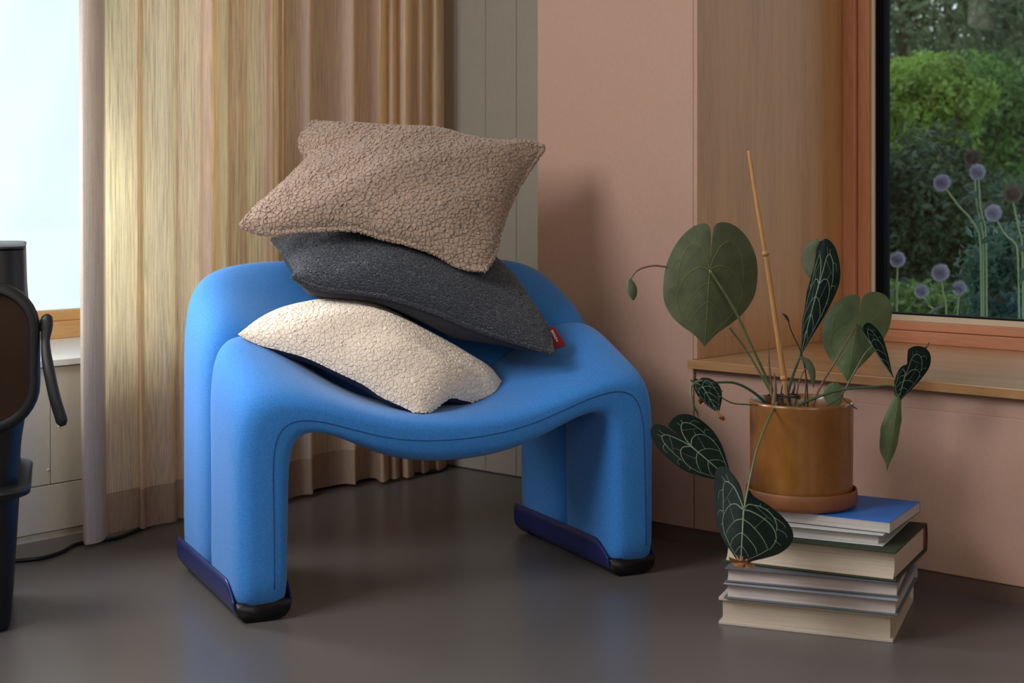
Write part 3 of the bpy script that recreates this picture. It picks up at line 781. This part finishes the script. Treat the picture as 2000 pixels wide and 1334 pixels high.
HEART = [(0, 1.0), (.05, .93), (.14, .80), (.30, .60), (.45, .38), (.56, .12), (.585, -.10), (.555, -.34), (.45, -.53), (.30, -.62), (.14, -.615), (.03, -.54), (.006, -.34), (.003, -.12), (.0, 0)]
def half_outline(n): return catmull([(a, b, 0) for a, b in HEART], n)[:, :2]
VEINS = [([(0,0),(.05,-.17),(.15,-.36),(.27,-.42),(.36,-.32),(.40,-.12),(.40,.05)], 1.0), ([(0,0),(.14,-.08),(.28,-.06),(.38,.06),(.40,.2),(.36,.36)], 1.0),
         ([(.0,.16),(.12,.20),(.24,.30),(.32,.44)], .8), ([(.0,.40),(.08,.45),(.17,.54),(.20,.64)], .7), ([(0,.62),(.05,.68),(.1,.76)], .55),
         ([(.36,-.32),(.46,-.30),(.50,-.2)], .5), ([(.40,.0),(.49,-.02),(.52,.05)], .5), ([(.38,.22),(.46,.24)], .5), ([(.27,-.42),(.30,-.50)], .5), ([(.20,-.40),(.20,-.52)], .4),
         ([(.32,.44),(.22,.62),(.1,.80),(.02,.94)], .5), ([(.36,.36),(.34,.42),(.32,.44)], .6), ([(.14,-.34),(.28,-.22),(.39,-.14)], .35), ([(.24,-.07),(.30,-.18)], .35), ([(.15,.22),(.2,.1),(.26,-.05)], .35)]
def leaf(A, T, Lw, Rw, up_mat, dn_mat, vein_mat, vside=1, dome=.10, lobe=1.0, curl=0.0, name='leaf', burnt=False, vw=.0021, ripple=.012, label=None, bend=(0, 0)):
    """A attachment, T tip, Lw / Rw widest points, each (x, y, distance); vside +1: veins on the 'up' face"""
    A, T, Lw, Rw = [px(*q) for q in (A, T, Lw, Rw)]
    V = T-A; ln = np.linalg.norm(V)
    lv = (Lw-A+.10*V)/.585; rv = (Rw-A+.10*V)/.585       # widest point sits at q=-.10
    nl = np.cross(V, lv); nr = np.cross(rv, V); nn = nl/np.linalg.norm(nl)+nr/np.linalg.norm(nr); nn /= np.linalg.norm(nn)
    # with left on the left and tip down, nn points away from the viewer when the leaf shows its face: flip to viewer
    view = np.array([0, 0, EYE])-A
    if nn @ view < 0: nn = -nn
    lob = lobe if isinstance(lobe, tuple) else (lobe, lobe)
    mv, cv = (rv-lv)/2, (rv+lv)/2
    def f(p, q, s):
        p = np.asarray(p, float); q = np.asarray(q, float)
        sg = np.where(np.asarray(s) < 0, -1.0, 1.0)
        kk = np.where(sg < 0, lob[0], lob[1]); blend = np.clip(p/.12, 0, 1); kk = kk*blend+(lob[0]+lob[1])/2*(1-blend)
        qq = np.where(q < 0, q*kk, q)
        soft = np.sqrt(p*p+.014)-math.sqrt(.014)
        r2 = (p/.585)**2
        h = -dome*ln*(r2*.55+(np.clip(q, 0, 1))**2*.35+np.clip(-q, 0, 1)**2*.6) + curl*ln*(q*q)
        h = h + ripple*ln*np.sin(9*q+7*p*sg+sg)*r2
        p2 = sg*p + np.where(sg < 0, bend[0], bend[1])*np.clip(-qq, 0, 2)**2
        return A+qq[..., None]*V+p2[..., None]*mv+(soft*1.22)[..., None]*cv+h[..., None]*nn
    NO, NR = 46, 12
    out = half_outline(NO)
    Vs = []; Fs = []; mi = []
    th = .0007
    for off, fl2, mid_ in ((th, False, 0), (-th, True, 1)):
        for s in (-1, 1):
            base = len(Vs)
            rad = np.linspace(0, 1, NR)
            Pq = rad[:, None, None]*out[None]
            X = f(Pq[..., 0], Pq[..., 1], np.full(Pq.shape[:2], s))+nn*off*(1-rad[:, None, None]**6*.9)
            Vs += list(X.reshape(-1, 3))
            for i in range(NR-1):
                for j in range(NO-1):
                    q = (base+i*NO+j, base+(i+1)*NO+j, base+(i+1)*NO+j+1, base+i*NO+j+1)
                    if (s > 0) == fl2: q = q[::-1]
                    Fs.append(q); mi.append(2 if burnt and (Pq[i, j, 1] > .80) else mid_)
    # weld
    bm = bmesh.new(); vs = [bm.verts.new(tuple(v-PO)) for v in Vs]
    for q, k in zip(Fs, mi):
        try:
            fc_ = bm.faces.new([vs[i] for i in q]); fc_.material_index = k; fc_.smooth = True
        except ValueError: pass
    bmesh.ops.remove_doubles(bm, verts=bm.verts, dist=.00012)
    me = bpy.data.meshes.new(name); bm.to_mesh(me); bm.free()
    ob = link(name, me, [up_mat, dn_mat, M['dry']], plant)
    if label: ob['label'] = label
    # raised veins as one sub-part
    VV = []; FF = []
    def strip(path, wd, s):
        c = catmull([(a, b, 0) for a, b in path], 5*len(path))[:, :2]
        X = f(c[:, 0], c[:, 1], np.full(len(c), s))+nn*(vside*(th+.0002))
        w = wd*np.linspace(1, .45, len(X))
        v_, f_ = tube_data(X-PO, w, 5, w)
        b = len(VV); VV.extend(v_); FF.extend([tuple(b+i for i in q) for q in f_])
    strip([(0, 0), (0, .5), (0, .97)], vw*.62, 1)
    for s in (-1, 1):
        for pth, k in VEINS: strip(pth, vw*.45*k, s)
    mesh('vein', VV, FF, vein_mat, ob, True)
    return A
def stem(pts, r, mt, name='petiole', n=40, r1=None, label=None):
    P_ = catmull([px(*q)-PO for q in pts], n)
    o = tube(name, P_, np.linspace(r, r1 or r*.7, n), mt, plant, 8)
    if label: o['label'] = label
    return o
U_, D_ = M['leaf_top'], M['leaf_under']; V_ = M['vein_top']
PDc = 2.95
# big leaf turned away (underside seen)
leaf((1386,527,2.90), (1377,679,2.93), (1296,560,2.93), (1481,548,2.93), D_, U_, M['vein_under'], 1, .10, 1.02, label='largest leaf, dull green underside turned outward', vw=.0014)
stem([(1522,792,2.95),(1500,745,2.94),(1470,680,2.92),(1432,600,2.905),(1386,527,2.896)], .0030, M['stem_green'], r1=.0026)
stem([(1518,792,2.96),(1488,735,2.965),(1455,680,2.96),(1425,640,2.95)], .0026, M['stem_green'])
# upright dark leaf with folded lobe
leaf((1600,556,2.94), (1562,696,2.97), (1580,546,2.975), (1637,548,2.92), U_, D_, V_, 1, .06, (.98, 1.02), bend=(-.62, -1.25), label='upright dark leaf with a folded lobe', vw=.0022)
Pt = catmull([px(1599,470,2.978)-PO, px(1584,486,2.982)-PO, px(1582,518,2.982)-PO, px(1600,556,2.972)-PO], 24)
fo_ = tube('folded_lobe', Pt, .0150*np.sin(np.linspace(.2, 3.0, 24))**.7, D_, plant, 12, .0016); fo_['label'] = 'folded back lobe showing its pale underside'
stem([(1535,792,2.95),(1545,745,2.96),(1562,696,2.975),(1584,620,2.96),(1600,558,2.945)], .0030, M['stem_dark'])
# paler underside leaf near the window
leaf((1674,632,2.97), (1655,746,2.98), (1607,640,3.00), (1742,622,2.98), M['leaf_under_light'], U_, M['vein_under'], 1, .10, .85, label='paler green leaf seen from beneath', vw=.0012)
stem([(1586,800,2.95),(1600,760,2.95),(1635,700,2.955),(1674,632,2.965)], .0026, M['stem_brown'])
# narrow dark leaf edge-on
leaf((1703,672,2.93), (1745,739,2.93), (1690,655,2.95), (1716,650,2.91), U_, D_, V_, 1, .05, .8, label='narrow dark leaf seen almost edge-on', vw=.0014)
stem([(1600,800,2.94),(1640,775,2.94),(1670,725,2.935),(1690,690,2.93),(1704,676,2.93)], .0022, M['stem_green'])
# dark heart at the far end of the long petiole
leaf((1768,735,2.93), (1752,790,2.95), (1748,735,2.95), (1815,712,2.90), U_, D_, V_, 1, .12, (.7, 1.65), bend=(0, -.35), label='dark heart leaf at the end of the long level stem', vw=.0016)
leaf((1806,684,2.95), (1798,702,2.95), (1798,690,2.95), (1815,672,2.95), U_, D_, V_, 1, .05, .8, name='leaf', vw=.0008)
# pale hanging leaf
leaf((1752,792,2.94), (1733,922,2.93), (1722,836,2.94), (1762,826,2.95), M['leaf_under_light'], U_, M['vein_under'], 1, .05, .35, label='pale narrow leaf hanging straight down', vw=.0010)
stem([(1545,800,2.93),(1580,782,2.93),(1640,762,2.93),(1700,756,2.93),(1746,757,2.94),(1752,792,2.945)], .0028, M['stem_dark'])
# small green leaf behind the rim
leaf((1630,762,2.985), (1628,806,2.975), (1609,766,2.985), (1648,768,2.985), M['leaf_under_light'], U_, M['vein_under'], 1, .06, .6, vw=.0007, label='small fresh leaf rising inside the pot rim')
# small dark leaf at the pot's side with a burnt edge
leaf((1374,757,2.88), (1405,811,2.87), (1356,765,2.90), (1402,752,2.86), U_, D_, V_, 1, .08, .55, burnt=True, label='small dark leaf with a burnt brown tip', vw=.0014)
leaf((1357,748,2.90), (1364,757,2.90), (1350,745,2.90), (1362,742,2.90), U_, D_, V_, 1, .05, 1.0, vw=.0006)
stem([(1502,793,2.93),(1470,765,2.91),(1435,748,2.89),(1395,747,2.87)], .0030, M['stem_dark'])
stem([(1504,792,2.92),(1460,790,2.90),(1430,787,2.88),(1405,774,2.86)], .0018, M['stem_green'])
# dark heart held out over the chair side
leaf((1350,872,2.84), (1434,943,2.80), (1312,900,2.83), (1378,824,2.86), U_, D_, V_, 1, .14, (1.25, .95), label='broad dark heart leaf reaching toward the blue chair', vw=.0022)
stem([(1410,765,2.88),(1372,744,2.88),(1350,756,2.87),(1354,790,2.86),(1363,814,2.885),(1352,868,2.855)], .0026, M['stem_green'])
# lowest dark leaf, burnt tip, in front of the books
leaf((1453,997,2.70), (1446,1108,2.655), (1396,990,2.745), (1548,1040,2.67), U_, D_, V_, 1, .10, (1.15, .52), bend=(-.40, 0), burnt=True, label='lowest dark leaf with a burnt tip in front of the books', vw=.0028)
stem([(1518,786,2.90),(1500,822,2.83),(1478,880,2.76),(1464,940,2.72),(1453,996,2.70)], .0026, M['stem_green'])
# drooping bud on a bent stalk
stem([(1300,521,2.93),(1275,519,2.93),(1245,528,2.93),(1229,548,2.93)], .0020, M['stem_brown'], r1=.0016, name='bud_stalk')
Pb = catmull([px(1229,545,2.93)-PO, px(1233,560,2.93)-PO, px(1236,575,2.93)-PO, px(1237,586,2.93)-PO], 20)
tube('bud', Pb, .0105*np.sin(np.linspace(.25, 3.05, 20))**.8, M['leaf_under'], plant, 10, .006*np.sin(np.linspace(.25, 3.05, 20))**.8)
# dry stalks, sheaths and the little curling leaf in the middle
stem([(1578,800,2.96),(1575,740,2.97),(1565,690,2.97),(1545,645,2.97),(1540,628,2.97)], .0016, M['dark_twig'], name='dry_stalk')
Pt = catmull([px(1528,612,2.97)-PO, px(1535,618,2.97)-PO, px(1542,630,2.97)-PO], 12); tube('dry_tip', Pt, .0030*np.sin(np.linspace(.2, 3.0, 12)), M['dark_twig'], plant, 6)
stem([(1508,775,2.94),(1503,720,2.94),(1500,668,2.94)], .0036, M['stem_brown'], r1=.0006, name='red_sheath')
stem([(1512,790,2.93),(1514,755,2.93),(1512,728,2.93)], .0060, M['stem_brown'], r1=.0010, name='red_sheath')
stem([(1552,800,2.95),(1560,750,2.95),(1572,722,2.95),(1588,718,2.95)], .0020, M['stem_brown'], name='dry_stalk')
stem([(1570,800,2.98),(1574,750,2.98),(1572,705,2.98)], .0018, M['stem_brown'], name='dry_stalk')
Pt = catmull([px(1562,698,2.93)-PO, px(1576,706,2.93)-PO, px(1586,728,2.93)-PO, px(1589,756,2.93)-PO], 24)
tube('young_leaf', Pt, .0075*np.sin(np.linspace(.2, 3.05, 24)), M['leaf_under'], plant, 8, .0016*np.sin(np.linspace(.2, 3.05, 24)))
stem([(1640,772,2.90),(1658,788,2.88),(1674,799,2.87)], .0016, M['dark_twig'], name='dry_stalk', r1=.0012)
for pts in ([(1548,770),(1552,755),(1551,748)], [(1545,800),(1540,770),(1538,752)], [(1530,800),(1526,770),(1528,752)]):
    stem([(a, b, 2.93) for a, b in pts], .0034, M['dark_twig'], name='leaf_base', n=10, r1=.0008)
# dry crumpled leaf remnants
def scrap(pts, d, name='dry_scrap'):
    P_ = np.array([px(x, y, d+.012*math.sin(i*2.3)) for i, (x, y) in enumerate(pts)])-PO
    c = P_.mean(0); n = len(P_)
    V = list(P_)+[c+np.array([.004, .004, .003])]+list(P_-np.array([.0006, .0008, 0]))+[c+np.array([.0034, .0032, .003])]
    F = [(i, (i+1) % n, n) for i in range(n)]+[(n+1+(i+1) % n, n+1+i, 2*n+1) for i in range(n)]+[(i, n+1+i, n+1+(i+1) % n, (i+1) % n) for i in range(n)]
    mesh(name, V, F, M['dry'], plant)
scrap([(1364,763),(1370,772),(1378,772),(1386,786),(1388,793),(1376,788),(1368,790),(1364,782),(1367,774)], 2.90)
scrap([(1402,806),(1412,812),(1418,817),(1414,822),(1408,820),(1404,815)], 2.87)
scrap([(1424,1088),(1440,1096),(1456,1094),(1470,1101),(1478,1108),(1462,1110),(1452,1107),(1446,1114),(1438,1106),(1428,1099)], 2.652)
# bamboo stake with knuckles, and the tie round the stems
st = catmull([px(1463,294,2.93)-PO, px(1478,392,2.935)-PO, px(1495,494,2.94)-PO, px(1514,620,2.945)-PO, px(1531,735,2.95)-PO, px(1545,815,2.95)-PO], 120)
rs = np.linspace(.0040, .0062, 120)
stk = tube('bamboo_stake', st, rs, M['bamboo'], plant, 12)
for (x, y, d) in ((1495,495,2.94), (1531,738,2.95)):
    c = px(x, y, d)-PO; a = np.array([.0012, .0005, -.0045])
    tube('knuckle', [c-a, c-a*.4, c+a*.4, c+a], [.0058, .0074, .0074, .0060], M['bamboo'], stk, 12)
th = np.linspace(0, 2*np.pi*2.2, 60)
c0 = px(1532,776,2.945)-PO
tube('tie_wire', np.stack([c0[0]+.033*np.cos(th), c0[1]+.022*np.sin(th), c0[2]+.004*np.sin(th*1.3)+.0015*th/6], -1), .0014, M['wire'], plant, 6)

# ------------------------------------------------------------------ garden behind the glass
GZ0 = -.25
M['grass'] = plain('garden_grass', S(70, 96, 48), .9, .3, 12)
def gpt(x, y, d): return px(x, y, d)
gl_ = box('garden_ground', -14, 14, V_W+.55, 26, GZ0-.1, GZ0, M['grass']); tag(gl_, kind='structure')
def lmat(name, c, t=.35):
    m, nt, p = base_mat(name, c, .55); tb = N(nt, 'ShaderNodeBsdfTranslucent'); mx = N(nt, 'ShaderNodeMixShader'); mx.inputs[0].default_value = t
    oi = N(nt, 'ShaderNodeTexCoord'); n1 = noise(nt, oi.outputs['Object'], 2.5, 2)
    c_ = ramp(nt, n1.outputs[0], [(.3, shade(c, .6)), (.7, shade(c, 1.4))])
    nt.links.new(c_, p.inputs['Base Color']); nt.links.new(c_, tb.inputs[0])
    nt.links.new(p.outputs[0], mx.inputs[1]); nt.links.new(tb.outputs[0], mx.inputs[2]); nt.links.new(mx.outputs[0], nt.nodes['Material Output'].inputs[0]); return m
GM = {'dark': lmat('garden_dark', S(52, 74, 50)), 'mid': lmat('garden_mid', S(70, 98, 56)), 'bright': lmat('garden_bright', S(122, 150, 64)), 'bright2': lmat('garden_fresh', S(92, 122, 60)), 'grassy': lmat('garden_grassy', S(90, 118, 62)), 'blue': lmat('garden_blue_green', S(70, 98, 84)), 'olive': lmat('garden_olive', S(100, 114, 84))}
GM['bark'] = plain('bark', S(70, 60, 48), .9, .2, 30)
def foliage_mesh(n, rad, size, seed):
    r = np.random.default_rng(seed)
    d = r.normal(size=(n, 3)); d /= np.linalg.norm(d, axis=1)[:, None]
    c = d*(r.random(n)**.38)[:, None]
    lump = .74+.16*np.sin(c[:, 0]*7+seed)*np.cos(c[:, 2]*6+seed*2)+.10*np.sin(c[:, 1]*9)
    c = c*lump[:, None]*np.array(rad)
    a = r.normal(size=(n, 3)); a /= np.linalg.norm(a, axis=1)[:, None]
    b = np.cross(a, r.normal(size=(n, 3))); b /= np.linalg.norm(b, axis=1)[:, None]
    s = size*(.6+.8*r.random(n))[:, None]; k = np.cross(a, b)*s*.15
    V = np.stack([c-a*s, c-b*s*.42+k, c+a*s, c+b*s*.42+k], 1).reshape(-1, 3)
    i = np.arange(n)*4
    F = np.stack([i, i+1, i+2, i+3], 1)
    return V, F
def shrub(name, x, y, d, rad, n, size, mat, label, cat, seed, grp=None):
    c = gpt(x, y, d); root = empty(name, (c[0], c[1], GZ0)); tag(root, label, cat, grp)
    V, F = foliage_mesh(n, rad, size, seed); V = V+np.array([0, 0, c[2]-GZ0])
    o = mesh('foliage', V, F, mat, root, False); o['kind'] = 'stuff'
    for k in range(3):
        a = k*2.1+seed
        tube('trunk' if rad[2] > 1 else 'branch', catmull([(.05*math.cos(a), .05*math.sin(a), 0), (.12*math.cos(a), .12*math.sin(a), (c[2]-GZ0)*.5), (rad[0]*.4*math.cos(a), rad[1]*.4*math.sin(a), c[2]-GZ0)], 10), np.linspace(.035, .012, 10)*rad[2], GM['bark'], root, 7)
    return root
shrub('garden_tree', 1765, -70, 12.4, (1.85, 1.5, 1.95), 14000, .042, GM['olive'], 'olive tree crown filling the upper corner of the garden view by the frame', 'tree', 3)
shrub('garden_tree', 2060, 30, 15.0, (2.1, 1.8, 2.5), 15000, .05, GM['olive'], 'olive-green tree behind the tallest globe thistles', 'tree', 5)
shrub('garden_tree', 1885, 330, 22.0, (5.0, 3.2, 3.0), 26000, .085, GM['mid'], 'dense dark hedge-like tree across the back of the garden', 'tree', 8)
shrub('garden_shrub', 1800, 205, 9.2, (.55, .5, .40), 8000, .026, GM['bright'], 'bright yellow-green shrub in the middle of the garden', 'shrub', 9)
shrub('garden_shrub', 1955, 235, 10.5, (.72, .6, .60), 9000, .028, GM['bright2'], 'mid-green shrub right behind the tallest globe thistles', 'shrub', 12)
shrub('garden_shrub', 1765, 430, 7.2, (.62, .55, .56), 9000, .026, GM['dark'], 'dark low shrub under the bright yellow-green shrub', 'shrub', 15)
shrub('garden_shrub', 1915, 455, 8.2, (.75, .42, .42), 10000, .028, GM['dark'], 'dark shrub behind the leaning globe thistle stems', 'shrub', 16)
shrub('garden_shrub', 1978, 550, 5.0, (.24, .22, .28), 2600, .018, GM['blue'], 'blue-green leafy clump at the foot of the globe thistles', 'shrub', 21)
shrub('garden_shrub', 1800, 598, 6.0, (.75, .5, .12), 5000, .022, GM['grassy'], 'low grassy growth along the bottom of the garden window', 'shrub', 23)
# globe thistles
def thistle_mesh(seed):
    r = np.random.default_rng(seed); n = 420; k = np.arange(n)+.5
    ph = np.arccos(1-2*k/n); th = np.pi*(1+5**.5)*k
    d = np.stack([np.cos(th)*np.sin(ph), np.sin(th)*np.sin(ph), np.cos(ph)], -1)
    V = []; F = []
    for q in d:
        a = np.cross(q, [.3, .5, .8]); a /= np.linalg.norm(a); b = np.cross(q, a); L = 1+.14*r.random()
        i = len(V); V += [q*.55+a*.06, q*.55-a*.03+b*.05, q*.55-a*.03-b*.05, q*(L-.12)+a*.03, q*(L-.12)-a*.03, q*L]
        F += [(i, i+1, i+3), (i+1, i+2, i+4), (i+2, i, i+3), (i+3, i+4, i+5), (i+1, i+4, i+3)]
    me = bpy.data.meshes.new('florets'); me.from_pydata([tuple(v) for v in V], [], F); me.update(); return me
M['thistle'] = plain('thistle_blue', S(168, 168, 192), .8, .15, 3); M['thistle_old'] = plain('thistle_brown', S(112, 98, 92), .85, .2, 3)
M['thistle_stem'] = plain('thistle_stem', S(120, 142, 104), .7, .1, 20)
fm = thistle_mesh(1); fm.materials.append(M['thistle']); fo = fm.copy(); fo.materials.clear(); fo.materials.append(M['thistle_old'])
TH = [((1840,357), 17, 4.25, [(1850,372),(1875,405),(1898,430),(1915,480)], 0, 'blue globe thistle leaning out nearest the tall pair'),
      ((1909,336), 16, 4.30, [(1912,360),(1916,410),(1926,465)], 0, 'blue globe thistle directly beneath a brown dried head'),
      ((1900,308), 17, 4.40, [(1903,330),(1908,400),(1920,470)], 1, 'brown dried globe thistle topping the tallest stem'),
      ((1977,379), 18, 4.30, [(1980,400),(1988,440),(1997,490)], 1, 'brown dried globe thistle standing lower, by itself'),
      ((1940,416), 17, 4.20, [(1948,432),(1965,460),(1988,493)], 0, 'greyish globe thistle on a bent stem below the tall pair'),
      ((1753,507), 16, 4.15, [(1753,525),(1752,560),(1752,605)], 0, 'blue globe thistle closest to the black window seal'),
      ((1837,533), 18, 4.15, [(1840,552),(1843,575),(1848,600)], 0, 'largest greyish globe thistle of the low row at the sill'),
      ((1800,569), 14, 4.30, [(1806,582),(1815,598),(1826,612)], 0, 'small violet globe thistle leaning, lowest of the row'),
      ((1874,563), 14, 4.35, [(1872,580),(1871,600),(1870,620)], 0, 'small violet globe thistle on a straight stem, beside the largest')]
for (hx, hy), r, d, pth, old, lab in TH:
    c = px(hx, hy, d); e = px(pth[-1][0], pth[-1][1], d)
    root = empty('globe_thistle', (e[0], e[1], GZ0)); O_ = np.array([e[0], e[1], GZ0])
    tag(root, lab, 'flower', 'globe thistles in the garden')
    hdo = link('flower_head', fo if old else fm, [], root); rr_ = r/FPX*d; hdo.scale = (rr_, rr_, rr_); hdo.location = tuple(c-O_)
    P_ = [c-O_]+[px(a, b, d)-O_ for a, b in pth]+[np.array([0, 0, 0])]
    tube('stem', catmull(P_, 30), .0026, M['thistle_stem'], root, 7)
    rl_ = np.random.default_rng(int(hx)); sP = catmull(P_, 30)
    for k in range(3):
        b0 = sP[4+k*3]; dr_ = rl_.normal(size=3)*.03
        V, F = tube_data(catmull([b0, b0+dr_*.5+[0, 0, .006], b0+dr_], 8), .008*np.sin(np.linspace(.2, 3, 8)), 4, .001)
        mesh('stem_leaf', V, F, GM['blue'], root, True)
